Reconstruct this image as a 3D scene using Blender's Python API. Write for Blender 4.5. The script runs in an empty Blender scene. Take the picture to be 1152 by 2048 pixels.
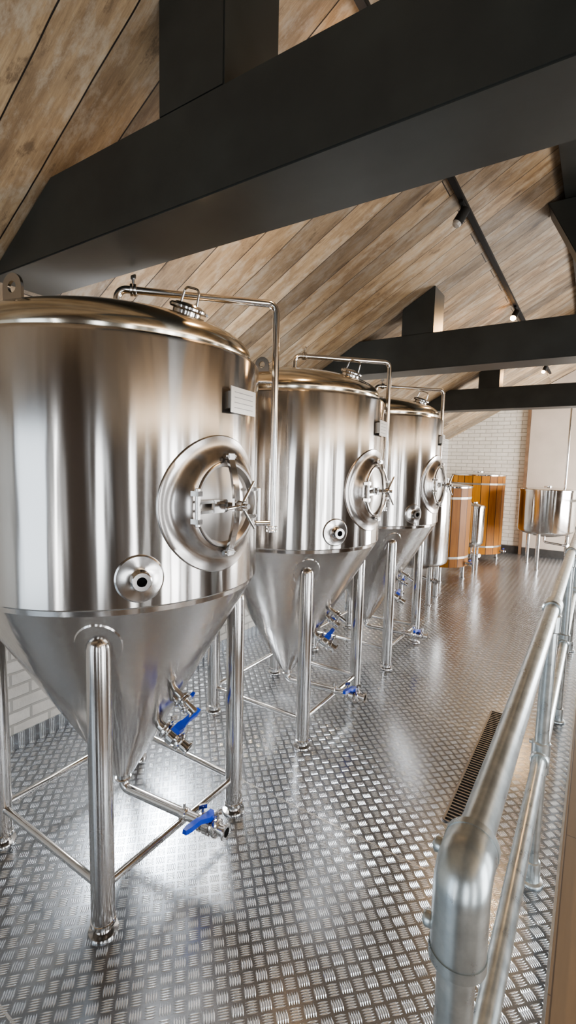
import bpy, bmesh, math, random
from mathutils import Vector, Matrix
random.seed(4)
PI=math.pi
COL=bpy.context.scene.collection

# ---------------------------------------------------------------- node helpers
def new_mat(name):
    m=bpy.data.materials.new(name); m.use_nodes=True
    nt=m.node_tree
    for n in list(nt.nodes): nt.nodes.remove(n)
    out=nt.nodes.new('ShaderNodeOutputMaterial')
    b=nt.nodes.new('ShaderNodeBsdfPrincipled')
    nt.links.new(b.outputs[0],out.inputs[0])
    return m,nt,b
class NT:
    def __init__(s,nt): s.nt=nt
    def setin(s,sock,v):
        if v is None: return
        if hasattr(v,'node'): s.nt.links.new(v,sock)
        else: sock.default_value=v
    def math(s,op,a,b=None,c=None,clamp=False):
        n=s.nt.nodes.new('ShaderNodeMath'); n.operation=op; n.use_clamp=clamp
        s.setin(n.inputs[0],a); s.setin(n.inputs[1],b); s.setin(n.inputs[2],c)
        return n.outputs[0]
    def obj(s):
        n=s.nt.nodes.new('ShaderNodeTexCoord'); return n.outputs['Object']
    def sep(s,v):
        n=s.nt.nodes.new('ShaderNodeSeparateXYZ'); s.setin(n.inputs[0],v); return n.outputs
    def comb(s,x,y,z):
        n=s.nt.nodes.new('ShaderNodeCombineXYZ')
        s.setin(n.inputs[0],x); s.setin(n.inputs[1],y); s.setin(n.inputs[2],z); return n.outputs[0]
    def noise(s,vec,scale,detail=3,rough=.5,col=False):
        n=s.nt.nodes.new('ShaderNodeTexNoise'); s.setin(n.inputs['Vector'],vec)
        n.inputs['Scale'].default_value=scale; n.inputs['Detail'].default_value=detail
        n.inputs['Roughness'].default_value=rough
        return n.outputs['Color' if col else 'Fac']
    def ramp(s,fac,stops):
        n=s.nt.nodes.new('ShaderNodeValToRGB'); s.setin(n.inputs[0],fac)
        cr=n.color_ramp
        while len(cr.elements)<len(stops): cr.elements.new(.5)
        for e,(p,c) in zip(cr.elements,stops):
            e.position=p; e.color=(c[0],c[1],c[2],1) if hasattr(c,'__len__') else (c,c,c,1)
        return n.outputs[0]
    def mix(s,fac,a,b,mode='MIX'):
        n=s.nt.nodes.new('ShaderNodeMix'); n.data_type='RGBA'; n.blend_type=mode
        s.setin(n.inputs[0],fac); s.setin(n.inputs[6],a); s.setin(n.inputs[7],b)
        return n.outputs[2]
    def bump(s,h,strength,dist,normal=None):
        n=s.nt.nodes.new('ShaderNodeBump'); s.setin(n.inputs['Height'],h)
        n.inputs['Strength'].default_value=strength; n.inputs['Distance'].default_value=dist
        if normal is not None: s.setin(n.inputs['Normal'],normal)
        return n.outputs[0]
    def brick(s,vec,w,h,mortar,c1,c2,cm,offset=.5,smooth=.1,bias=0):
        n=s.nt.nodes.new('ShaderNodeTexBrick'); s.setin(n.inputs['Vector'],vec)
        n.offset=offset
        n.inputs['Scale'].default_value=1
        n.inputs['Brick Width'].default_value=w; n.inputs['Row Height'].default_value=h
        n.inputs['Mortar Size'].default_value=mortar; n.inputs['Mortar Smooth'].default_value=smooth
        n.inputs['Bias'].default_value=bias
        n.inputs['Color1'].default_value=c1+(1,); n.inputs['Color2'].default_value=c2+(1,)
        n.inputs['Mortar'].default_value=cm+(1,)
        return n.outputs

# ---------------------------------------------------------------- materials
def m_simple(name,col,rough,metal=0,noise_amt=.15,nscale=20,emit=None):
    m,nt,b=new_mat(name); N=NT(nt)
    f=N.noise(N.obj(),nscale,4)
    c=N.ramp(f,[(.3,tuple(x*(1-noise_amt) for x in col)),(.7,tuple(min(1,x*(1+noise_amt)) for x in col))])
    N.setin(b.inputs['Base Color'],c)
    b.inputs['Roughness'].default_value=rough; b.inputs['Metallic'].default_value=metal
    if emit:
        b.inputs['Emission Color'].default_value=emit[0]+(1,); b.inputs['Emission Strength'].default_value=emit[1]
    return m
def m_brushed(name,col=(.55,.52,.49),rough=.175,aniso=.80):
    m,nt,b=new_mat(name); N=NT(nt)
    o=N.obj(); x=N.sep(o)
    st=N.comb(x[0],x[1],N.math('MULTIPLY',x[2],.08))
    n1=N.noise(st,6,3,.55)
    sm=N.noise(o,2.5,3)
    N.setin(b.inputs['Base Color'],N.ramp(sm,[(.3,tuple(v*.94 for v in col)),(.7,col)]))
    b.inputs['Metallic'].default_value=1
    b.inputs['Roughness'].default_value=rough
    b.inputs['Anisotropic'].default_value=aniso
    b.inputs['Anisotropic Rotation'].default_value=.25
    t=nt.nodes.new('ShaderNodeTangent'); t.direction_type='RADIAL'; t.axis='Z'
    nt.links.new(t.outputs[0],b.inputs['Tangent'])
    N.setin(b.inputs['Normal'],N.bump(n1,.45,.010))
    return m
def m_steel(name,col=(.62,.60,.58),rough=.14):
    m,nt,b=new_mat(name); N=NT(nt)
    f=N.noise(N.obj(),8,2)
    N.setin(b.inputs['Base Color'],N.ramp(f,[(.3,tuple(v*.96 for v in col)),(.7,col)]))
    b.inputs['Metallic'].default_value=1
    b.inputs['Roughness'].default_value=rough
    return m
def m_galv():
    m,nt,b=new_mat('galvanised_steel'); N=NT(nt)
    o=N.obj()
    f=N.noise(o,24,5,.6); g=N.noise(o,110,3,.6)
    c=N.ramp(f,[(.30,(.42,.45,.46)),(.5,(.50,.54,.54)),(.68,(.61,.64,.63))])
    N.setin(b.inputs['Base Color'],c)
    b.inputs['Metallic'].default_value=.82
    N.setin(b.inputs['Roughness'],N.math('MULTIPLY_ADD',f,.2,.2))
    N.setin(b.inputs['Normal'],N.bump(g,.12,.001))
    return m
def m_tread():
    m,nt,b=new_mat('tread_plate'); N=NT(nt)
    o=N.obj(); x=N.sep(o)
    c=.043; k=1/(c*math.sqrt(2))
    u=N.math('MULTIPLY',N.math('ADD',x[0],x[1]),k)
    v=N.math('MULTIPLY',N.math('SUBTRACT',x[0],x[1]),k)
    par=N.math('FLOORED_MODULO',N.math('ADD',N.math('FLOOR',u),N.math('FLOOR',v)),2.0)
    fu=N.math('FRACT',u); fv=N.math('FRACT',v)
    d=N.math('SUBTRACT',fv,fu)
    a=N.math('ADD',fu,N.math('MULTIPLY',par,d))
    bb=N.math('SUBTRACT',fv,N.math('MULTIPLY',par,d))
    bs=N.math('MULTIPLY_ADD',N.math('SUBTRACT',bb,.5),1.16,.5)
    inb=N.math('LESS_THAN',N.math('ABSOLUTE',N.math('SUBTRACT',bs,.5)),.5)
    w=N.math('FRACT',N.math('MULTIPLY',bs,5.0))
    w=N.math('ABSOLUTE',N.math('MULTIPLY_ADD',w,2.0,-1.0))
    la=N.math('ABSOLUTE',N.math('MULTIPLY_ADD',a,2.0,-1.0))
    la=N.math('MULTIPLY',N.math('MAXIMUM',N.math('SUBTRACT',la,.35),0.0),1.6)
    h=N.math('MULTIPLY',N.math('SUBTRACT',N.math('SUBTRACT',.84,w),la),1.9,clamp=True)
    h=N.math('MULTIPLY',h,inb)
    sy=N.math('ABSOLUTE',N.math('SUBTRACT',N.math('FRACT',N.math('MULTIPLY_ADD',x[1],1/1.22,.5)),.5))
    seam=N.math('GREATER_THAN',sy,.4968)
    big=N.noise(o,1.2,3,.5)
    bar=N.mix(par,(.90,.94,.97,1),(.68,.71,.75,1))  # bar glint put into the colour, one direction paler; bumps fade at distance
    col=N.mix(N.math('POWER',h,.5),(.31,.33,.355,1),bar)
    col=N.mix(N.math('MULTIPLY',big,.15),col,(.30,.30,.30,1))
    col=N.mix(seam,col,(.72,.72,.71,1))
    N.setin(b.inputs['Base Color'],col)
    b.inputs['Metallic'].default_value=.90
    N.setin(b.inputs['Roughness'],N.math('MULTIPLY_ADD',big,.08,.18))
    N.setin(b.inputs['Normal'],N.bump(h,.85,.0018))
    return m
def m_planks():
    m,nt,b=new_mat('weathered_planks'); N=NT(nt)
    o=N.obj(); x=N.sep(o)
    wob=N.noise(N.comb(N.math('MULTIPLY',x[0],1.5),N.math('MULTIPLY',x[1],.5),0.0),2,2)
    vec=N.comb(x[0],N.math('MULTIPLY_ADD',wob,.014,x[1]),0.0)
    br=N.brick(vec,2.3,.175,.0029,(0,0,0),(1,1,1),(.5,.5,.5),offset=.37,smooth=.4)
    rnd=N.sep(br[0])[0]
    gv=N.comb(N.math('MULTIPLY',x[0],1.2),N.math('MULTIPLY_ADD',rnd,7.0,N.math('MULTIPLY',x[1],6)),N.math('MULTIPLY',rnd,5.0))
    grain=N.noise(gv,1.9,8,.66)
    fine=N.noise(N.comb(N.math('MULTIPLY',x[0],5),N.math('MULTIPLY',x[1],58),rnd),2,6,.78)
    blot=N.noise(N.comb(N.math('MULTIPLY',x[0],2.6),N.math('MULTIPLY',x[1],4.8),rnd),2.3,8,.73)
    c=N.ramp(grain,[(.25,(.155,.11,.072)),(.42,(.30,.222,.145)),(.56,(.425,.325,.215)),(.75,(.56,.45,.32))])
    c=N.mix(N.math('MULTIPLY',N.ramp(fine,[(.4,0),(.62,1)]),.40),c,(.155,.112,.078,1))
    c=N.mix(N.ramp(blot,[(.49,0),(.62,.7)]),c,(.465,.42,.36,1))
    c=N.mix(N.ramp(blot,[(.34,.75),(.43,0)]),c,(.13,.094,.065,1))
    tint=N.ramp(rnd,[(0,(.50,.48,.46)),(.3,(.81,.78,.74)),(.6,(1.0,.91,.78)),(1,(1.15,1.10,1.02))])
    c=N.mix(1.0,c,tint,'MULTIPLY')
    vo=nt.nodes.new('ShaderNodeTexVoronoi'); vo.inputs['Scale'].default_value=1.0
    N.setin(vo.inputs['Vector'],N.comb(N.math('MULTIPLY',x[0],2.2),N.math('MULTIPLY',x[1],5.0),0.0))
    c=N.mix(N.ramp(vo.outputs['Distance'],[(.05,.85),(.12,0)]),c,(.075,.042,.025,1))
    c=N.mix(br[1],c,(.016,.011,.008,1))
    N.setin(b.inputs['Base Color'],c); b.inputs['Roughness'].default_value=.6
    hh=N.math('SUBTRACT',N.math('MULTIPLY',fine,.4),br[1])
    N.setin(b.inputs['Normal'],N.bump(hh,.8,.005))
    return m
def m_brick(name,axis,c1=(.88,.82,.73),c2=(.80,.74,.65),cm=(.38,.33,.26),w=.215,h=.075,rough=.4,mort=.005,rb=.5):
    m,nt,b=new_mat(name); N=NT(nt)
    o=N.obj(); x=N.sep(o)
    wob=N.noise(o,7,2)
    br=N.brick(N.comb(x[axis],N.math('MULTIPLY_ADD',wob,.012*rb,x[2]),0.0),w,h,mort,c1,c2,cm,smooth=.3)
    n=N.noise(o,14,6,.65)
    c=N.mix(N.ramp(n,[(.35,0),(.75,.6)]),br[0],tuple(v*.7 for v in c1)+(1,))
    N.setin(b.inputs['Base Color'],c); b.inputs['Roughness'].default_value=rough
    hh=N.math('SUBTRACT',N.math('MULTIPLY',n,rb*1.6),br[1])
    N.setin(b.inputs['Normal'],N.bump(hh,.7,.007))
    return m
def m_tile():
    m,nt,b=new_mat('brown_flooring'); N=NT(nt)
    o=N.obj(); x=N.sep(o)
    br=N.brick(N.comb(x[1],x[0],0.0),1.8,.16,.003,(.25,.165,.095),(.20,.13,.075),(.09,.06,.04),smooth=.2)
    g=N.noise(N.comb(N.math('MULTIPLY',x[0],20),N.math('MULTIPLY',x[1],2),0.0),3,5,.6)
    N.setin(b.inputs['Base Color'],N.mix(N.math('MULTIPLY',g,.5),br[0],(.15,.10,.06,1)))
    b.inputs['Roughness'].default_value=.45
    N.setin(b.inputs['Normal'],N.bump(N.math('SUBTRACT',1.0,br[1]),.3,.002))
    return m
def m_staves(name,dark=1.0):
    m,nt,b=new_mat(name); N=NT(nt)
    o=N.obj(); x=N.sep(o)
    ang=N.math('MULTIPLY',N.math('ARCTAN2',x[1],x[0]),20/(2*PI))
    fr=N.math('ABSOLUTE',N.math('SUBTRACT',N.math('FRACT',ang),.5))
    seam=N.math('GREATER_THAN',fr,.455)
    wn=nt.nodes.new('ShaderNodeTexWhiteNoise'); wn.noise_dimensions='1D'
    N.setin(wn.inputs['W'],N.math('FLOOR',ang))
    g=N.noise(N.comb(N.math('MULTIPLY',x[0],14),N.math('MULTIPLY',x[1],14),x[2]),3,5,.6)
    f=N.math('ADD',N.math('MULTIPLY',g,.45),N.math('MULTIPLY',wn.outputs[0],.55))
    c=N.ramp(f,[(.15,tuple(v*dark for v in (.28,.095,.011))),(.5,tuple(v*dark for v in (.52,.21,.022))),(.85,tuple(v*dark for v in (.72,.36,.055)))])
    c=N.mix(seam,c,(.06,.024,.007,1))
    N.setin(b.inputs['Base Color'],c); b.inputs['Roughness'].default_value=.55
    b.inputs['Specular IOR Level'].default_value=.3
    N.setin(b.inputs['Normal'],N.bump(N.math('SUBTRACT',1.0,seam),.5,.005))
    return m

BR=m_brushed('brushed_stainless'); ST=m_steel('polished_stainless'); STR=m_steel('satin_stainless',(.55,.525,.50),.18)
DOORM=m_steel('door_stainless',(.50,.47,.44),.28)
MANM=m_steel('flange_stainless',(.49,.46,.435),.23)
PLATE=m_steel('nameplate_stainless',(.50,.48,.45),.35)
DOMEM=m_steel('warm_tinted_dome_steel',(.60,.55,.46),.16)  # warm ceiling reflection tinted into the dome's steel colour
GALV=m_galv(); TREAD=m_tread(); PLANK=m_planks()
BRX=m_brick('white_brick_back',0,rb=.2); BRY=m_brick('white_brick_side',1,(.78,.75,.70),(.68,.65,.60),(.44,.42,.39),mort=.008,rb=1.0)
DKBX=m_brick('brown_brick_end',0,(.17,.135,.11),(.13,.105,.085),(.09,.08,.07),rough=.6)
DKBY=m_brick('brown_brick_side',1,(.145,.11,.085),(.115,.09,.07),(.08,.065,.055),rough=.6)
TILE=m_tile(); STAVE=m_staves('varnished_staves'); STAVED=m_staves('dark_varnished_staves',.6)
BEAM=m_simple('charcoal_paint',(.030,.0325,.030),.42,0,.2,6)
BLUE=m_simple('blue_plastic',(.006,.045,.46),.3,0,.1)
BLK=m_simple('black_metal',(.008,.008,.008),.65)
PLAS=m_simple('cream_plaster',(.55,.46,.38),.6,0,.08,3)
TRIMW=m_simple('brown_timber',(.20,.12,.07),.5,0,.2,8)
WHT=m_simple('window_paint',(.06,.06,.06),.4)
LENS=m_simple('lamp_lens',(.4,.38,.35),.2)
GLOW=m_simple('lamp_glow',(1,.8,.5),.4,0,.01,20,((1,.52,.18),60))
HOLE_SHADE=m_simple('opening_shade',(.004,.004,.004),.8)  # near-black colour stands in for shade inside ports, valves and drain
GRATE=m_simple('grate_steel',(.22,.22,.22),.4,1,.1)
BAND=m_simple('dull_steel_band',(.36,.33,.29),.5,1,.1)
DARKB=m_simple('dark_skirting',(.05,.045,.04),.5)
CONC=m_simple('edge_angle_steel',(.35,.35,.34),.4,.8)

# ---------------------------------------------------------------- mesh builder
class MB:
    def __init__(s): s.bm=bmesh.new()
    def ring(s,pts): return [s.bm.verts.new(p) for p in pts]
    def bridge(s,r0,r1):
        n=max(len(r0),len(r1))
        if len(r0)==1 and len(r1)==1: return
        for i in range(n):
            j=(i+1)%n
            if len(r0)==1: f=(r0[0],r1[i],r1[j])
            elif len(r1)==1: f=(r0[i],r0[j],r1[0])
            else: f=(r0[i],r0[j],r1[j],r1[i])
            s.bm.faces.new(f)
    def lathe(s,prof,segs=48,M=None):
        M=M or Matrix(); prev=None
        for r,z in prof:
            if r<1e-6: cur=s.ring([M@Vector((0,0,z))])
            else: cur=s.ring([M@Vector((r*math.cos(2*PI*i/segs),r*math.sin(2*PI*i/segs),z)) for i in range(segs)])
            if prev: s.bridge(prev,cur)
            prev=cur
        return s
    def frame(s,p,d):
        q=Vector(d).normalized().to_track_quat('Z','Y')
        return Matrix.Translation(Vector(p))@q.to_matrix().to_4x4()
    def cyl(s,p0,p1,r,r2=None,segs=24,bev=0):
        p0=Vector(p0);p1=Vector(p1);L=(p1-p0).length; r2=r if r2 is None else r2
        M=s.frame(p0,p1-p0)
        if bev: pr=[(0,0),(r-bev,0),(r,bev),(r2,L-bev),(r2-bev,L),(0,L)]
        else: pr=[(0,0),(r,0),(r2,L),(0,L)]
        return s.lathe(pr,segs,M)
    def tube(s,pts,r,bend=.05,segs=16,n=8,caps=True,flat=None):
        pts=[Vector(p) for p in pts]; path=[pts[0]]
        for i in range(1,len(pts)-1):
            a,b,c=pts[i-1],pts[i],pts[i+1]
            d0=(a-b).normalized(); d1=(c-b).normalized()
            ang=d0.angle(d1)
            if ang>PI-.01 or bend<=0: path.append(b); continue
            t=min(bend/math.tan(ang/2),(a-b).length*.49,(c-b).length*.49)
            rad=t*math.tan(ang/2)
            cen=b+(d0+d1).normalized()*(rad/math.sin(ang/2))
            s0=b+d0*t-cen; s1=b+d1*t-cen; ax=s0.cross(s1).normalized(); tot=s0.angle(s1)
            for k in range(n+1): path.append(cen+Matrix.Rotation(tot*k/n,3,ax)@s0)
        path.append(pts[-1])
        T=(path[1]-path[0]).normalized()
        up=Vector((0,0,1)) if abs(T.z)<.9 else Vector((1,0,0))
        U=(up-T*up.dot(T)).normalized(); prev=None
        for i,p in enumerate(path):
            if i==0: t=(path[1]-path[0]).normalized()
            elif i==len(path)-1: t=(path[-1]-path[-2]).normalized()
            else: t=((path[i+1]-p).normalized()+(p-path[i-1]).normalized()).normalized()
            q=T.rotation_difference(t); U=q@U; T=t; U=(U-T*U.dot(T)).normalized(); W=T.cross(U)
            if flat:
                hw,ht=flat
                cur=s.ring([p+W*x+U*y for x,y in ((-hw,-ht),(hw,-ht),(hw,ht),(-hw,ht))])
            else: cur=s.ring([p+(U*math.cos(2*PI*k/segs)+W*math.sin(2*PI*k/segs))*r for k in range(segs)])
            if prev: s.bridge(prev,cur)
            elif caps: s.bm.faces.new(cur)
            prev=cur
        if caps: s.bm.faces.new(prev)
        return s
    def box(s,c,size,M=None,bev=0):
        M=M or Matrix()
        r=bmesh.ops.create_cube(s.bm,size=1,matrix=M@Matrix.Translation(Vector(c))@Matrix.Diagonal(Vector(size+(1,))))
        if bev:
            es=set(e for v in r['verts'] for e in v.link_edges)
            bmesh.ops.bevel(s.bm,geom=list(es),offset=bev,segments=2,affect='EDGES')
        return s
    def prism(s,poly,axis,t0,t1,bev=0):
        def P(a,b,t): return {0:(t,a,b),1:(a,t,b),2:(a,b,t)}[axis]
        r0=s.ring([P(a,b,t0) for a,b in poly]); r1=s.ring([P(a,b,t1) for a,b in poly])
        f=[s.bm.faces.new(r0),s.bm.faces.new(r1)]; s.bridge(r0,r1)
        if bev:
            es=set(e for v in r0+r1 for e in v.link_edges)
            bmesh.ops.bevel(s.bm,geom=list(es),offset=bev,segments=2,affect='EDGES')
        return s
    def done(s,name,mat,parent=None,loc=(0,0,0),smooth=True,angle=28,label=None):
        bmesh.ops.recalc_face_normals(s.bm,faces=s.bm.faces)
        me=bpy.data.meshes.new(name); s.bm.to_mesh(me); s.bm.free()
        me.materials.append(mat)
        if smooth:
            me.polygons.foreach_set('use_smooth',[True]*len(me.polygons))
            me.set_sharp_from_angle(angle=math.radians(angle))
        o=bpy.data.objects.new(name,me); COL.objects.link(o); o.location=loc
        if parent: o.parent=parent
        if label: o['label']=label
        return o
def empty(name,loc,label,cat,group=None):
    e=bpy.data.objects.new(name,None); e.empty_display_size=.1; e.location=loc; COL.objects.link(e)
    e['label']=label; e['category']=cat
    if group: e['group']=group
    return e
def tag(o,label,cat,kind=None,group=None):
    o['label']=label; o['category']=cat
    if kind: o['kind']=kind
    if group: o['group']=group
    return o
def copy_tree(root,loc,label=None):
    new=root.copy(); COL.objects.link(new); new.location=loc
    if label: new['label']=label
    def rec(src,dst):
        for ch in src.children:
            c=ch.copy(); COL.objects.link(c); c.parent=dst; c.matrix_parent_inverse=ch.matrix_parent_inverse.copy()
            rec(ch,c)
    rec(root,new); return new

# ================================================================ ROOM
XL,XR,YN,YB=-2.65,2.35,-2.4,10.1
RX=-.15; SL=.565
def cz(x): return 3.70+SL*x if x<=RX else 3.70+SL*(2*RX-x)
ZW=cz(XL)
EDGE=-.02; LOW=-.22
tag(MB().box(((XL+EDGE)/2,(YN+YB)/2,-.02),(EDGE-XL,YB-YN,.04)).done('floor',TREAD,smooth=False),'raised platform floor of aluminium five-bar tread plate sheets','floor','structure')
tag(MB().box(((XR+EDGE)/2,(YN+YB)/2,LOW-.02),(XR-EDGE,YB-YN,.04)).done('floor.001',TILE,smooth=False),'lower brown boarded floor beside the platform','floor','structure')
tag(MB().box((EDGE+.004,(YN+YB)/2,LOW/2),(.008,YB-YN,-LOW)).done('trim_1',CONC,smooth=False),'metal riser closing the edge of the raised platform','trim','structure')
b=MB(); t=.05
b.prism([(XL,ZW),(RX,cz(RX)),(XR,cz(XR)),(XR,cz(XR)+t),(RX,cz(RX)+t*1.2),(XL,ZW+t)],1,YN,YB)
tag(b.done('ceiling',PLANK,smooth=False),'pitched ceiling lined with weathered timber planks','ceiling','structure')
def gable(y0,y1,name,mat,lab,x0=XL,x1=XR,z0=LOW-.04):
    b=MB(); b.prism([(x0,z0),(x1,z0),(x1,cz(x1)),(RX,cz(RX)),(x0,cz(x0))],1,y0,y1)
    return tag(b.done(name,mat,smooth=False),lab,'wall','structure')
gable(YB,YB+.1,'wall_back',BRX,'gable end wall of painted white glazed brick')
gable(YN-.1,YN,'wall_front',DKBX,'gable wall of brown brick')
def side_wall(x0,x1,top,wins,name,z0,mat,lab):
    b=MB(); y=YN
    for (a,c,lo,hi) in wins:
        b.box(((x0+x1)/2,(y+a)/2,(z0+top)/2),(x1-x0,a-y,top-z0))
        b.box(((x0+x1)/2,(a+c)/2,(z0+lo)/2),(x1-x0,c-a,lo-z0))
        if top-hi>.01: b.box(((x0+x1)/2,(a+c)/2,(hi+top)/2),(x1-x0,c-a,top-hi))
        y=c
    b.box(((x0+x1)/2,(y+YB)/2,(z0+top)/2),(x1-x0,YB-y,top-z0))
    return tag(b.done(name,mat,smooth=False),lab,'wall','structure')
LW=[(1.85,2.65,.95,1.65)]
RW=[(-1.15,-.85,.0,2.15),(-.20,-.12,.0,2.15),(.58,.86,.0,2.15),(1.04,1.46,.0,2.15),(1.62,1.76,.0,2.15),(2.15,2.75,.0,2.15),(4.6,4.85,.0,2.15),(7.2,9.4,.0,2.15)]  # unseen windows, widths and places shaped for bright bands on the tanks
PW=[42,35,45,45,40,28,35,115]
side_wall(XL-.1,XL,ZW,LW,'wall_left',-.04,BRY,'long side wall of rough white painted brick')
side_wall(XR,XR+.1,cz(XR),RW,'wall_right',LOW-.04,DKBY,'long side wall of dark brick with unseen windows shaped for tank reflections')
def window(n,xc,a,c,lo,hi):
    b=MB(); t=.05; w=.02
    b.box((xc,(a+c)/2,lo+w/2),(t,c-a,w)); b.box((xc,(a+c)/2,hi-w/2),(t,c-a,w))
    b.box((xc,a+w/2,(lo+hi)/2),(t,w,hi-lo-2*w)); b.box((xc,c-w/2,(lo+hi)/2),(t,w,hi-lo-2*w))
    if c-a>.55: b.box((xc,(a+c)/2,(lo+hi)/2),(t*.7,.05,hi-lo-2*w))
    tag(b.done('window_%d'%n,WHT,smooth=False),'dark painted window frame with glazing bar','window','structure')
def area(loc,rot,sx,sy,pw,col,name='daylight_and_fill'):
    l=bpy.data.lights.new(name,'AREA'); l.shape='RECTANGLE'; l.size=sx; l.size_y=sy; l.energy=pw; l.color=col
    o=bpy.data.objects.new(name,l); o.location=loc; o.rotation_euler=rot; COL.objects.link(o); return o
n=1
for w in LW:
    window(n,XL-.05,*w); n+=1
    area((XL-.11,(w[0]+w[1])/2,(w[2]+w[3])/2),(0,-PI/2,0),w[3]-w[2],w[1]-w[0],110,(.92,.96,1))
for w,pw in zip(RW,PW):
    window(n,XR+.05,*w); n+=1
    A=(w[1]-w[0])*(w[3]-w[2])
    area((XR+.11,(w[0]+w[1])/2,(w[2]+w[3])/2),(0,PI/2,0),w[3]-w[2],w[1]-w[0],A*pw,(.94,.97,1))
tag(MB().prism([(-1.14,0),(EDGE,0),(EDGE,cz(EDGE)-.01),(RX,cz(RX)-.01),(-1.14,cz(-1.14)-.01)],1,YB-.05,YB-.001).done('trim_2',PLAS,smooth=False),'smooth cream plastered bay on the brick end wall','wall panel','structure')
tag(MB().box((-1.17,YB-.04,1.5),(.05,.07,3.0)).done('trim_3',TRIMW,smooth=False),'narrow brown timber edge of the plastered bay','trim','structure')
tag(MB().box((-1.92,YB-.012,.07),(1.44,.022,.14)).done('baseboard_back',DARKB,smooth=False),'dark skirting along the brick end wall','baseboard','structure')
tag(MB().box((-.58,YB-.062,.07),(1.10,.022,.14)).done('baseboard_back.001',DARKB,smooth=False),'dark skirting along the plastered bay','baseboard','structure')
tag(MB().box((XL+.004,(YN+YB)/2,.045),(.008,YB-YN-.06,.09)).done('baseboard_left',TREAD,smooth=False),'tread plate upstand at the foot of the brick wall','baseboard','structure')

# ================================================================ TRUSSES
TB,TT=2.41,2.685; TH=.27
def inv(z): return (z-3.70)/SL
def truss(y,pa,pb):
    e=empty('roof_truss',(RX,y+TH/2,TB),'charcoal painted timber roof truss under the plank ceiling','roof truss','roof trusses')
    L=(-RX,-y-TH/2,-TB)
    b=MB(); xl0,xl1=inv(TB)+.008,inv(TT)+.008
    b.prism([(xl0,TB),(2*RX-xl0,TB),(2*RX-xl1,TT),(xl1,TT)],1,y,y+TH,.004)
    b.done('tie_beam',BEAM,e,L,smooth=False)
    b=MB(); b.prism([(pa,TT),(pb,TT),(pb,cz(pb)-.004),(pa,cz(pa)-.004)],1,y+.004,y+TH-.004,.004); b.done('post',BEAM,e,L,smooth=False)
    qa,qb=2*RX-pb,2*RX-pa
    b=MB(); b.prism([(qa,TT),(qb,TT),(qb,cz(qb)-.004),(qa,cz(qa)-.004)],1,y+.004,y+TH-.004,.004); b.done('post',BEAM,e,L,smooth=False)
    b=MB(); b.prism([(-.43,3.445),(-.16,3.445),(.24,TT),(-.03,TT)],1,y+.01,y+TH-.01,.004); b.done('strut',BEAM,e,L,smooth=False)
truss(1.08,-1.21,-.95); truss(3.80,-1.42,-1.165); truss(6.72,-1.42,-1.165)
b=MB(); b.prism([(-.33,3.45),(.03,3.45),(.03,3.50),(-.15,3.60),(-.33,3.50)],1,-.5,9.9,.003)
tag(b.done('ridge_beam',BEAM,smooth=False),'charcoal painted ridge beam along the ceiling apex','beam')

# ================================================================ TRACK LIGHTS
tx=-.80; tz=cz(tx)-.027
tag(MB().box((tx,5.2,tz),(.034,7.8,.024),bev=.003).done('lighting_track',BLK,smooth=False),'slim black lighting track fixed to plank ceiling','lighting track')
def spot(y,lit,d):
    e=empty('track_spotlight',(tx,y,tz-.012),'small black cylindrical track spotlight'+(', lit warm' if lit else ', unlit'),'spotlight','track spotlights')
    b=MB(); b.box((0,0,-.009),(.026,.08,.016),bev=.003); b.cyl((0,0,-.015),(0,0,-.055),.006)
    b.done('mount',BLK,e)
    d=Vector(d).normalized(); c=Vector((0,0,-.075))
    b=MB(); M=b.frame(c-d*.045,d)
    b.lathe([(0,0),(.024,0),(.028,.005),(.029,.09),(.026,.09),(.024,.078),(0,.078)],28,M); b.done('lamp_head',BLK,e)
    b=MB(); M=b.frame(c+d*.034,d); b.lathe([(0,0),(.023,0),(.027,.014),(.022,.030),(.010,.038),(0,.040)],24,M)
    b.done('bulb',GLOW if lit else LENS,e)
    if lit:
        l=bpy.data.lights.new('spot','SPOT'); l.energy=lit; l.color=(1,.62,.30); l.spot_size=2.0; l.spot_blend=.6; l.shadow_soft_size=.03
        o=bpy.data.objects.new('spot',l); COL.objects.link(o); o.parent=e; o.location=c+d*.09
        o.rotation_euler=d.to_track_quat('-Z','Y').to_euler()
spot(3.05,0,(-.5,-.3,-1)); spot(5.2,45,(-.30,-.75,-1)); spot(8.2,45,(-.3,-.65,-1))
spot(1.75,55,(-.65,-.1,-1))

# ================================================================ FERMENTATION TANKS
R=.575; ZC0,ZC1,RB=.27,1.18,.05
KC=(R-RB)/(ZC1-ZC0)
tank=empty('fermentation_tank',(-1.68,1.285,0),'large conical stainless steel fermentation tank beside the white brick wall','tank','row of conical fermentation tanks')
T=tank
b=MB(); b.lathe([(0,ZC0-.01),(RB-.01,ZC0-.01),(RB,ZC0),(.30,ZC0+(.30-RB)/KC),(R-.014,ZC1-.014/KC),(R-.012,ZC1-.006),(R-.003,ZC1-.004),(R,ZC1+.001),(R,1.6),(R,2.022),(R-.003,2.031),(R-.010,2.038),(R-.020,2.042),(R-.032,2.044),(0,2.045)],128)
b.done('tank_body',BR,T,angle=20)
pr=[(.536,2.040),(.540,2.048),(.541,2.072),(.535,2.092),(.522,2.110),(.500,2.127),(.468,2.145),(.42,2.163),(.36,2.182),(.28,2.202),(.18,2.220),(.09,2.230),(0,2.233)]
b=MB(); b.lathe(pr,128); b.done('tank_dome',DOMEM,T,angle=50)
def domez(r):
    for (r0,z0),(r1,z1) in zip(pr[2:-1],pr[3:]):
        if r1<=r<=r0: return z0+(z1-z0)*(r0-r)/(r0-r1)
    return 2.1
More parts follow.
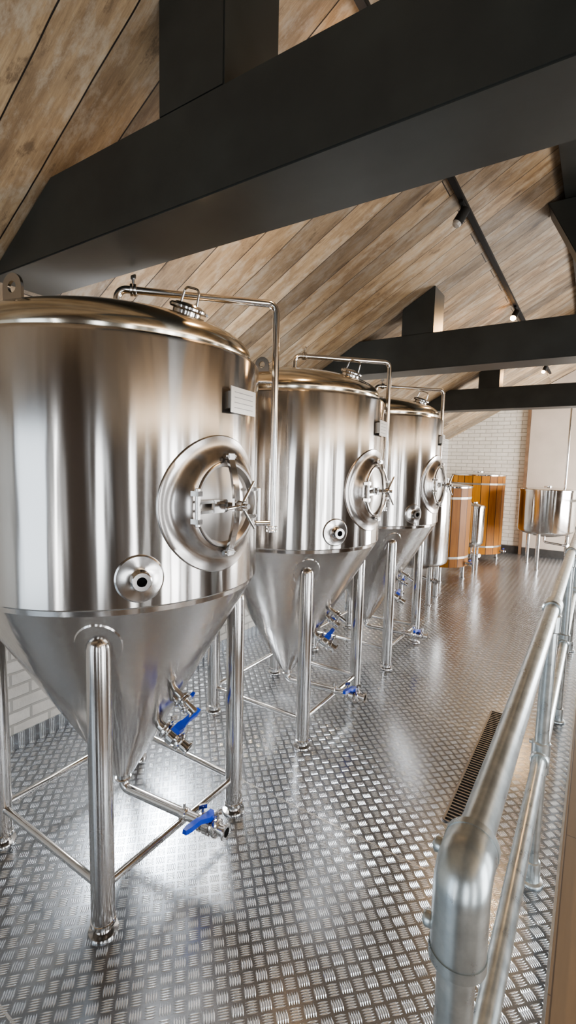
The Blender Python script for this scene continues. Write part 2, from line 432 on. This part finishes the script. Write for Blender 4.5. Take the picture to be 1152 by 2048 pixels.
for sx in (-1,1):
    for sy in (-1,1):
        x,y=.345*sx,.355*sy
        b=MB(); M=Matrix.Translation((x,y,0))
        b.lathe([(0,.035),(.040,.035),(.040,1.03),(.036,1.05),(.026,1.064),(.012,1.071),(0,1.072)],36,M)
        leg=b.done('leg',STR,T)
        b=MB(); b.lathe([(0,0),(.050,0),(.052,.004),(.050,.010),(.03,.014),(.028,.035),(.043,.036),(.043,.05),(.040,.052)],36,M); b.done('foot',ST,leg)
        b=MB(); th=math.atan2(y,x); zc=1.035
        prev=None
        for rr,hh in ((.0,.005),(.06,.005),(.074,.0045),(.078,.0)):
            pts=[]
            for k in range(36 if rr else 1):
                a=2*PI*k/36; da=rr*math.cos(a); db=rr*math.sin(a)*1.35
                z=zc+db*.866; rc=RB+KC*(z-ZC0)+hh
                an=th+da/rc
                pts.append(Vector((rc*math.cos(an),rc*math.sin(an),z-hh*.4)))
            cur=b.ring(pts)
            if prev: b.bridge(prev,cur)
            prev=cur
        b.done('weld_pad',STR,leg)
zb=.165
cs=[(-.345,-.355),(.345,-.355),(.345,.355),(-.345,.355)]
for i in range(4):
    p,q=cs[i],cs[(i+1)%4]; d=(Vector(q)-Vector(p)).normalized()*.036
    MB().cyl((p[0]+d.x,p[1]+d.y,zb),(q[0]-d.x,q[1]-d.y,zb),.0145,segs=16).done('leg_brace',ST,T)
def sideM(phi,zc):
    a=math.radians(phi)
    return Matrix(((-math.sin(a),0,math.cos(a),0),(math.cos(a),0,math.sin(a),0),(0,1,0,zc),(0,0,0,1)))
def conform(b,M,rings,segs=48):
    prev=None
    for r,f in rings:
        pts=[]
        for k in range(segs if r>0 else 1):
            t=2*PI*k/segs; a=r*math.cos(t); bb=r*math.sin(t)
            pts.append(M@Vector((a,bb,f(math.sqrt(R*R-a*a)))))
        cur=b.ring(pts)
        if prev: b.bridge(prev,cur)
        prev=cur
# manway
M=sideM(-2,1.500); P=R+.028
b=MB()
conform(b,M,[(.240,lambda c:c-.004),(.239,lambda c:c+.005),(.236,lambda c:c+.007),(.222,lambda c:c+.007),(.208,lambda c:c+.008),
 (.194,lambda c:c*.8+P*.2+.004),(.180,lambda c:c*.45+P*.55+.002),(.169,lambda c:c*.15+P*.85),(.160,lambda c:P),(.150,lambda c:P+.002),(.148,lambda c:P-.02)],72)
man=b.done('manway',MANM,T)
b=MB(); b.lathe([(.149,P-.022),(.149,P+.006),(.146,P+.009),(.139,P+.009),(.136,P+.002),(.130,P-.010),(.10,P-.006),(.07,P-.000),(.035,P+.004),(0,P+.006)],64,M)
b.done('manway_door',DOORM,man)
b=MB(); pts=[M@Vector((0,y*.17/6,P+.012+.034*(1-(y/6)**2))) for y in range(-6,7)]
b.tube(pts,.01,bend=0,flat=(.015,.005))
for s_ in (-1,1):
    b.box((0,.166*s_,P+.012),(.038,.020,.030),M,bev=.004); b.cyl(M@Vector((-.027,.168*s_,P+.014)),M@Vector((.027,.168*s_,P+.014)),.008,segs=14)
b.done('clamp_bar',ST,man)
b=MB(); b.cyl(M@Vector((0,0,P+.002)),M@Vector((0,0,P+.10)),.009,segs=16); b.cyl(M@Vector((0,0,P+.055)),M@Vector((0,0,P+.085)),.018,segs=24,bev=.003)
for k in range(3):
    t=math.radians(62+120*k); d=Vector((math.cos(t),math.sin(t),.18))
    b.cyl(M@(Vector((0,0,P+.070))+d*.012),M@(Vector((0,0,P+.070))+d*.095),.0062,.0052,segs=14,bev=.002)
b.done('hand_knob',ST,man)
b=MB()
b.cyl(M@Vector((-.158,-.062,P+.022)),M@Vector((-.158,.062,P+.022)),.009,segs=16,bev=.002)
for s_ in (-1,1):
    b.tube([M@Vector((-.158,.045*s_,P+.0)),M@Vector((-.158,.045*s_,P+.034))],.01,flat=(.010,.008))
    b.box((-.115,.016*s_,P+.024),(.09,.010,.012),M,bev=.002)
b.box((-.060,0,P+.026),(.07,.044,.012),M,bev=.003)
b.done('hinge',ST,man)
b=MB()
b.cyl(M@Vector((.155,-.07,P+.018)),M@Vector((.155,.055,P+.018)),.008,segs=14,bev=.002)
b.box((.140,.05,P+.006),(.036,.014,.026),M,bev=.003); b.box((.140,-.05,P+.006),(.036,.014,.026),M,bev=.003)
b.done('latch',ST,man)
# side port
M=sideM(-31.8,1.274)
b=MB(); conform(b,M,[(.078,lambda c:c-.003),(.077,lambda c:c+.004),(.072,lambda c:c+.007),(.045,lambda c:c+.008),(.032,lambda c:c+.012),(.024,lambda c:R+.022)],40)
b.lathe([(.021,R+.01),(.021,R+.040),(.030,R+.042),(.031,R+.047),(.028,R+.050),(.0155,R+.050),(.0155,R+.0)],32,M)
port=b.done('side_port',STR,T)
MB().lathe([(.0165,R+.012),(0,R+.012)],24,M).done('port_shade_disc',HOLE_SHADE,port)
# nameplate
M=sideM(9,1.865)
b=MB(); b.box((0,0,R+.014),(.18,.09,.004),M,bev=.0015)
for s_ in (-1,1): b.box((.07*s_,0,R+.004),(.012,.06,.020),M,bev=.001)
npl=b.done('nameplate',PLATE,T)
for k in range(4): MB().box((0,.027-.018*k,R+.0165),(.13,.0025,.0012),M).done('engraved_line',GRATE,npl)
# cleaning pipe
a=math.radians(46); dx,dy=math.cos(a),math.sin(a); rp=.655
b=MB(); b.tube([(0,0,2.25),(0,0,2.330),(dx*rp,dy*rp,2.330),(dx*rp,dy*rp,1.345)],.0155,bend=.038,segs=18)
b.cyl((0,0,2.22),(0,0,2.26),.02); b.cyl((dx*rp,dy*rp,1.335),(dx*rp,dy*rp,1.347),.025,bev=.002); b.cyl((dx*rp,dy*rp,1.352),(dx*rp,dy*rp,1.362),.025,bev=.002)
b.cyl((dx*(R-.01),dy*(R-.01),1.375),(dx*rp,dy*rp,1.375),.012); b.cyl((dx*(R-.01),dy*(R-.01),2.0),(dx*(rp-.012),dy*(rp-.012),2.0),.007)
b.cyl((.05*dx,.05*dy,2.330),(.062*dx,.062*dy,2.330),.025,bev=.002); b.cyl((.064*dx,.064*dy,2.330),(.076*dx,.076*dy,2.330),.025,bev=.002)
b.cyl((.063*dx,.063*dy,2.348),(.063*dx,.063*dy,2.378),.006); b.box((.063*dx,.063*dy,2.381),(.03,.008,.02),bev=.003)
b.done('cleaning_pipe',ST,T)
# top hatch on dome
r0=.40; z0=domez(r0)
nrm=Vector((.36,0,1)).normalized()
b=MB(); M=b.frame((r0,-.02,z0-.022),nrm)
b.lathe([(.050,0),(.050,.030),(.061,.032),(.065,.037),(.065,.044),(.061,.049),(.05,.051),(.046,.055),(0,.060)],40,M)
b.cyl(M@Vector((.06,0,.040)),M@Vector((.100,0,.040)),.006,segs=12); b.cyl(M@Vector((.086,-.012,.040)),M@Vector((.086,.012,.040)),.006,segs=10)
hat=b.done('top_hatch',ST,T)
MB().tube([M@Vector((0,-.042,.05)),M@Vector((0,-.036,.110)),M@Vector((0,.036,.110)),M@Vector((0,.042,.05))],.0042,bend=.02,segs=10).done('hatch_handle',ST,hat)
# lifting lug
b=MB(); ang=math.radians(-80); e1=Vector((math.cos(ang),math.sin(ang),0)); e2=Vector((-e1.y,e1.x,0))
c0=e1*.46; zc=domez(.46)+.035; NN=40; RL=.042
def outr(t):
    d=(math.cos(t),math.sin(t)); best=RL
    if d[1]<0:
        c=[]
        if abs(d[0])>1e-6: c.append(RL/abs(d[0]))
        c.append(.06/(-d[1]) if d[1]<-1e-6 else 9)
        best=min(c)
    return best
ro=[];ri=[]
for side in (-1,1):
    o_=[];i_=[]
    for k in range(NN):
        t=2*PI*k/NN; rr=outr(t)
        def W(r): return c0+e2*(r*math.cos(t))+Vector((0,0,zc+r*math.sin(t)))+e1*(.005*side)
        o_.append(b.bm.verts.new(W(rr))); i_.append(b.bm.verts.new(W(.018)))
    ro.append(o_);ri.append(i_); b.bridge(o_,i_)
b.bridge(ro[0],ro[1]); b.bridge(ri[0],ri[1])
b.done('lifting_lug',STR,T)
# butterfly valve builder
def valve(p,d,s,hd,parent,ln=1.0,hl=.14,hofs=.035,flip=False):
    p=Vector(p); d=Vector(d).normalized(); b=MB(); M=b.frame(p,d)
    k=s
    b.lathe([(0,0),(.019*k,0),(.019*k,.030*k),(.031*k,.032*k),(.033*k,.037*k),(.033*k,.046*k),(.030*k,.050*k),(.024*k,.052*k),(.026*k,.060*k),(.034*k,.062*k),(.034*k,.088*k),(.026*k,.090*k),(.024*k,.098*k),(.031*k,.100*k),(.033*k,.105*k),(.033*k,.114*k),(.029*k,.118*k),(.020*k,.120*k),(.020*k,.145*k*ln),(.030*k,.147*k*ln),(.030*k,.153*k*ln),(.0165*k,.153*k*ln),(.0165*k,.135*k*ln),(0,.135*k*ln)],32,M)
    hd=Vector(hd).normalized(); ax=hd.cross(d).normalized()
    if ax.z<0: ax=-ax
    if flip: ax=-ax
    c=p+d*.075*k
    b.cyl(c,c+ax*(hofs+.004)*k,.009*k,segs=14)
    for q in (.041,.109):
        cc=p+d*q*k; b.cyl(cc+ax*.030*k,cc+ax*.058*k,.005*k,segs=10); b.tube([cc+ax*.056*k-hd*.016*k,cc+ax*.056*k+hd*.016*k],.01,flat=(.004*k,.008*k))
    v=b.done('valve',ST,parent)
    MB().cyl(p+d*.136*k*ln,p+d*(.1372*k*ln),.0163*k,segs=20).done('valve_shade_disc',HOLE_SHADE,v)
    b=MB(); o=c+ax*hofs*k
    hdp=(hd-d*hd.dot(d)).normalized()
    U=ax.cross(hdp)
    pts=[(-.022,.017,0),(.02,.021,0),(.045,.014,.006),(.07,.012,.014),(hl*.85,.014,.018),(hl,.009,.018)]
    prev=None
    for (l,w,z) in pts:
        q=o+hdp*l*k+ax*z*k
        cur=b.ring([q+U*w*k-ax*.008*k,q-U*w*k-ax*.008*k,q-U*w*k*.8+ax*.008*k,q+U*w*k*.8+ax*.008*k])
        if prev: b.bridge(prev,cur)
        else: b.bm.faces.new(cur)
        prev=cur
    b.bm.faces.new(prev)
    b.done('valve_handle',BLUE,v,label='blue plastic lever handle')
    return v
b=MB(); b.cyl((0,0,.262),(0,0,.225),.03,bev=.003); b.tube([(0,0,.262),(0,0,.185),(.41,.045,.185)],.0205,bend=.045,segs=20)
b.cyl((0,0,.228),(0,0,.236),.036,bev=.002)
b.cyl((.343,.037,.160),(.343,.037,.235),.006); b.cyl((.328,.036,.185),(.358,.038,.185),.026,bev=.003)
b.done('outlet_pipe',ST,T)
valve((.385,.042,.185),(1,.11,0),1.1,(-.45,-.9,.12),T,hl=.15)
def conep(phi,z):
    r=RB+KC*(z-ZC0); a=math.radians(phi); return Vector((r*math.cos(a),r*math.sin(a),z))
def conen(phi):
    a=math.radians(phi); return Vector((math.cos(a)*.866,math.sin(a)*.866,-.5))
valve(conep(14,.52)-conen(14)*.012,conen(14),1.12,(-.12,1,-.32),T,hl=.17)
valve(conep(14,.65)-conen(14)*.01,conen(14),.68,(-.1,1,-.2),T,hl=.09)
b=MB(); p=conep(4,.72); d=conen(4); b.cyl(p-d*.01,p+d*.05,.014,segs=16); b.cyl(p+d*.04,p+d*.052,.028,bev=.002); b.cyl(p+d*.054,p+d*.066,.028,bev=.002); b.cyl(p+d*.066,p+d*.12,.010,segs=12)
b.done('sample_port',ST,T)

copy_tree(tank,(-1.68,2.62,0),'large conical stainless steel fermentation tank between two matching tanks')
copy_tree(tank,(-1.68,3.935,0),'large conical stainless steel fermentation tank at the end of the row')

# ================================================================ BACK VESSELS
def steel_vessel(loc,Rv,z0,z1,label,legs=4,legr=.03,lang=45,lid=True,pipe=False,name='brewing_vessel'):
    e=empty(name,loc,label,'brewing vessel')
    b=MB(); b.lathe([(0,z0-.10),(Rv*.5,z0-.085),(Rv*.85,z0-.04),(Rv*.97,z0-.01),(Rv,z0+.02),(Rv,z1-.03),(Rv+.008,z1-.028),(Rv+.008,z1),(Rv-.01,z1),(0,z1)],72)
    b.done('vessel_body',BR,e)
    if lid:
        MB().lathe([(Rv-.012,z1),(Rv-.02,z1+.012),(Rv*.6,z1+.028),(.06,z1+.04),(.06,z1+.06),(0,z1+.06)],56).done('lid',ST,e)
    for k in range(legs):
        a=math.radians(lang+360/legs*k); x,y=Rv*.82*math.cos(a),Rv*.82*math.sin(a)
        b=MB(); b.lathe([(0,0),(legr*1.4,0),(legr*1.4,.01),(legr,.014),(legr,z0-.02),(0,z0-.02)],24,Matrix.Translation((x,y,0))); b.done('leg',STR,e)
    b=MB(); b.tube([(0,0,z0-.09),(0,0,z0-.2),(Rv*.8,-Rv*.5,z0-.2)],.018,bend=.04); b.cyl((Rv*.8,-Rv*.5,z0-.2),(Rv*.86,-Rv*.55,z0-.2),.034,bev=.003); b.done('outlet_pipe',ST,e)
    if pipe:
        MB().tube([(Rv*.55,.25,z1-.0),(Rv*.55,.25,2.75)],.018).done('riser_pipe',ST,e)
    return e
steel_vessel((-1.83,5.75,0),.38,.50,1.45,'stainless vessel on tubular legs next to a wood-clad tub',legs=4,lang=-40)
steel_vessel((-.685,8.95,0),.42,.63,1.31,'squat stainless vessel on legs before the plastered bay',legs=3,lang=-100,pipe=True)
steel_vessel((-1.63,7.95,0),.17,.46,1.04,'small stainless cylinder on legs between wood-clad tubs',legs=3,legr=.016,lang=-60)
def wood_vessel(loc,Rv,z0,z1,label,mat):
    e=empty('wood_clad_vessel',loc,label,'brewing vessel','wood clad brewing vessels')
    MB().lathe([(0,z0),(Rv,z0),(Rv,z1),(Rv-.03,z1),(0,z1)],20).done('wood_cladding',mat,e,angle=10)
    for zz in (z0+.12,z1-.16):
        MB().lathe([(Rv-.008,zz),(Rv+.003,zz+.002),(Rv+.003,zz+.033),(Rv-.008,zz+.035)],20).done('steel_band',BAND,e,angle=10)
    MB().lathe([(Rv-.02,z1),(Rv+.012,z1),(Rv+.014,z1+.02),(Rv-.02,z1+.03),(Rv*.5,z1+.05),(.1,z1+.06),(.1,z1+.075),(0,z1+.075)],64).done('lid',ST,e)
    for k in range(4):
        a=math.radians(-70+90*k); x,y=Rv*.85*math.cos(a),Rv*.85*math.sin(a)
        MB().lathe([(0,0),(.035,0),(.035,.01),(.022,.014),(.022,z0),(0,z0)],20,Matrix.Translation((x,y,0))).done('leg',STR,e)
    v=MB().cyl((Rv*.9,-.08,z0+.05),(Rv+.10,-.09,z0+.05),.02,bev=.002).cyl((Rv+.05,-.085,z0+.05),(Rv+.07,-.087,z0+.05),.036,bev=.003).done('valve',ST,e)
    MB().box((Rv+.06,-.12,z0+.10),(.02,.10,.014),bev=.003).done('valve_handle',BLUE,v)
    return e
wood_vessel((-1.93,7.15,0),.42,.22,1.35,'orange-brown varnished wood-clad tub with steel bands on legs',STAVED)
wood_vessel((-1.84,9.2,0),.46,.12,1.50,'taller honey-orange wood-clad tub beside white brick end wall',STAVE)

# ================================================================ DRAIN
b=MB(); dxc=-.425; y0,y1=2.15,3.35; w=.062
for s_ in (-1,1): b.box((dxc+s_*w,(y0+y1)/2,.004),(.010,y1-y0,.008))
yy=y0
while yy<y1+.001: b.box((dxc,yy,.004),(2*w,.009,.007)); yy+=.024
dr=b.done('floor_drain_grate',GRATE); tag(dr,'narrow slotted stainless drain grate set in tread plate floor','drain')
MB().box((dxc,(y0+y1)/2,.0012),(2*w,y1-y0,.0018)).done('drain_shade_sheet',HOLE_SHADE,dr,smooth=False)  # black sheet under the grate stands in for shade

# ================================================================ GUARD RAIL
gx=-.108; zt=1.13; zm=.53; rr=.0245
yn=.60
g=empty('guard_rail',(gx,yn,0),'galvanised tubular guard rail with clamp fittings along platform edge','railing')
L=(-gx,-yn,0)
b=MB(); b.cyl((gx,yn+.03,zt),(gx,9.6,zt),rr,segs=32); b.done('top_rail',GALV,g,L)
b=MB(); b.cyl((gx,yn+.02,zm),(gx,9.6,zm),rr,segs=32); b.done('mid_rail',GALV,g,L)
ys=[yn,2.02,3.48,4.95,6.4,7.9,9.5]
for i,y in enumerate(ys):
    top=zt-.06 if i==0 else zt
    b=MB(); b.cyl((gx,y,.02),(gx,y,top),rr,segs=32); p=b.done('post',GALV,g,L)
    b=MB(); b.lathe([(0,0),(.045,0),(.047,.004),(.045,.010),(.034,.014),(.033,.080),(.031,.090),(.025,.093)],32,Matrix.Translation((gx,y,0))); b.cyl((gx-.030,y,.055),(gx-.042,y,.055),.009,segs=10); b.done('base_socket',GALV,p)
    if i>0:
        b=MB(); b.cyl((gx,y-.04,zt),(gx,y+.04,zt),.0335,bev=.005,segs=32); b.cyl((gx,y,zt-.025),(gx,y,zt-.095),.0335,.0325,bev=.005,segs=32); b.cyl((gx-.02,y,zt-.07),(gx-.042,y,zt-.07),.009,segs=10); b.done('clamp_fitting',GALV,p)
    b=MB(); b.cyl((gx,y-.04,zm),(gx,y+.04,zm),.0335,bev=.005,segs=32); b.cyl((gx,y,zm-.065),(gx,y,zm+.065),.0335,bev=.005,segs=32); b.cyl((gx-.02,y,zm+.052),(gx-.042,y,zm+.052),.009,segs=10)
    b.done('clamp_fitting',GALV,p)
# elbow at the near end: bulbous cast corner fitting
b=MB(); b.tube([(gx,yn+.052,zt),(gx,yn,zt),(gx,yn,zt-.115)],.0355,bend=.037,segs=40,n=16)
b.tube([(gx,yn+.058,zt),(gx,yn+.046,zt)],.0363,segs=40); b.tube([(gx,yn,zt-.121),(gx,yn,zt-.106)],.0370,segs=40)
for p,d in (((gx,yn,zt-.085),(-1,-.1,0)),((gx,yn+.030,zt-.005),(-1,.0,.1))):
    p=Vector(p);d=Vector(d).normalized(); b.cyl(p+d*.026,p+d*.045,.0105,segs=20,bev=.003); b.cyl(p+d*.044,p+d*.0465,.005,segs=6)
b.done('elbow_fitting',GALV,g,L,angle=45)

# ================================================================ WORLD, LIGHT, CAMERA
w=bpy.data.worlds.new('world'); bpy.context.scene.world=w; w.use_nodes=True
bg=w.node_tree.nodes['Background']; bg.inputs[0].default_value=(.75,.85,1,1); bg.inputs[1].default_value=.9
area((-1.85,YN+.03,1.2),(PI/2,0,0),1.2,2.0,28,(.74,.87,1),'daylight_and_fill')  # unseen panel before a windowless wall, added for grey-blue tank reflection
area((-.85,YN+.03,1.2),(PI/2,0,0),.10,2.0,12,(.9,.95,1),'daylight_and_fill')  # narrow strip added for one bright band on the near tank
area((1.45,YN+.03,1.2),(PI/2,0,0),.7,2.0,32,(.86,.93,1),'daylight_and_fill')  # added panel without a window, brightens the reflection on the farther tank
area((1.6,3.0,2.4),(0,math.radians(140),0),.6,7.0,74,(1,.82,.62),'added_warm_fill')  # unseen warm fill added to lift ceiling and ambient, no fixture modelled

X=Vector((.8384,.5475,.0237)); Y=Vector((-.0761,.0737,.9943)); Z=X.cross(Y).normalized()
Y=Z.cross(X.normalized()).normalized(); X=X.normalized()
Mc=Matrix(((X.x,Y.x,Z.x,0),(X.y,Y.y,Z.y,0),(X.z,Y.z,Z.z,1.65),(0,0,0,1)))
cam=bpy.data.cameras.new('camera'); co=bpy.data.objects.new('camera',cam); COL.objects.link(co)
co.matrix_world=Mc
cam.sensor_fit='VERTICAL'; cam.sensor_height=24; cam.lens=950/2048*24; cam.clip_start=.02
bpy.context.scene.camera=co
bpy.context.scene.view_settings.look='AgX - Medium High Contrast'
bpy.context.scene.view_settings.exposure=-.15
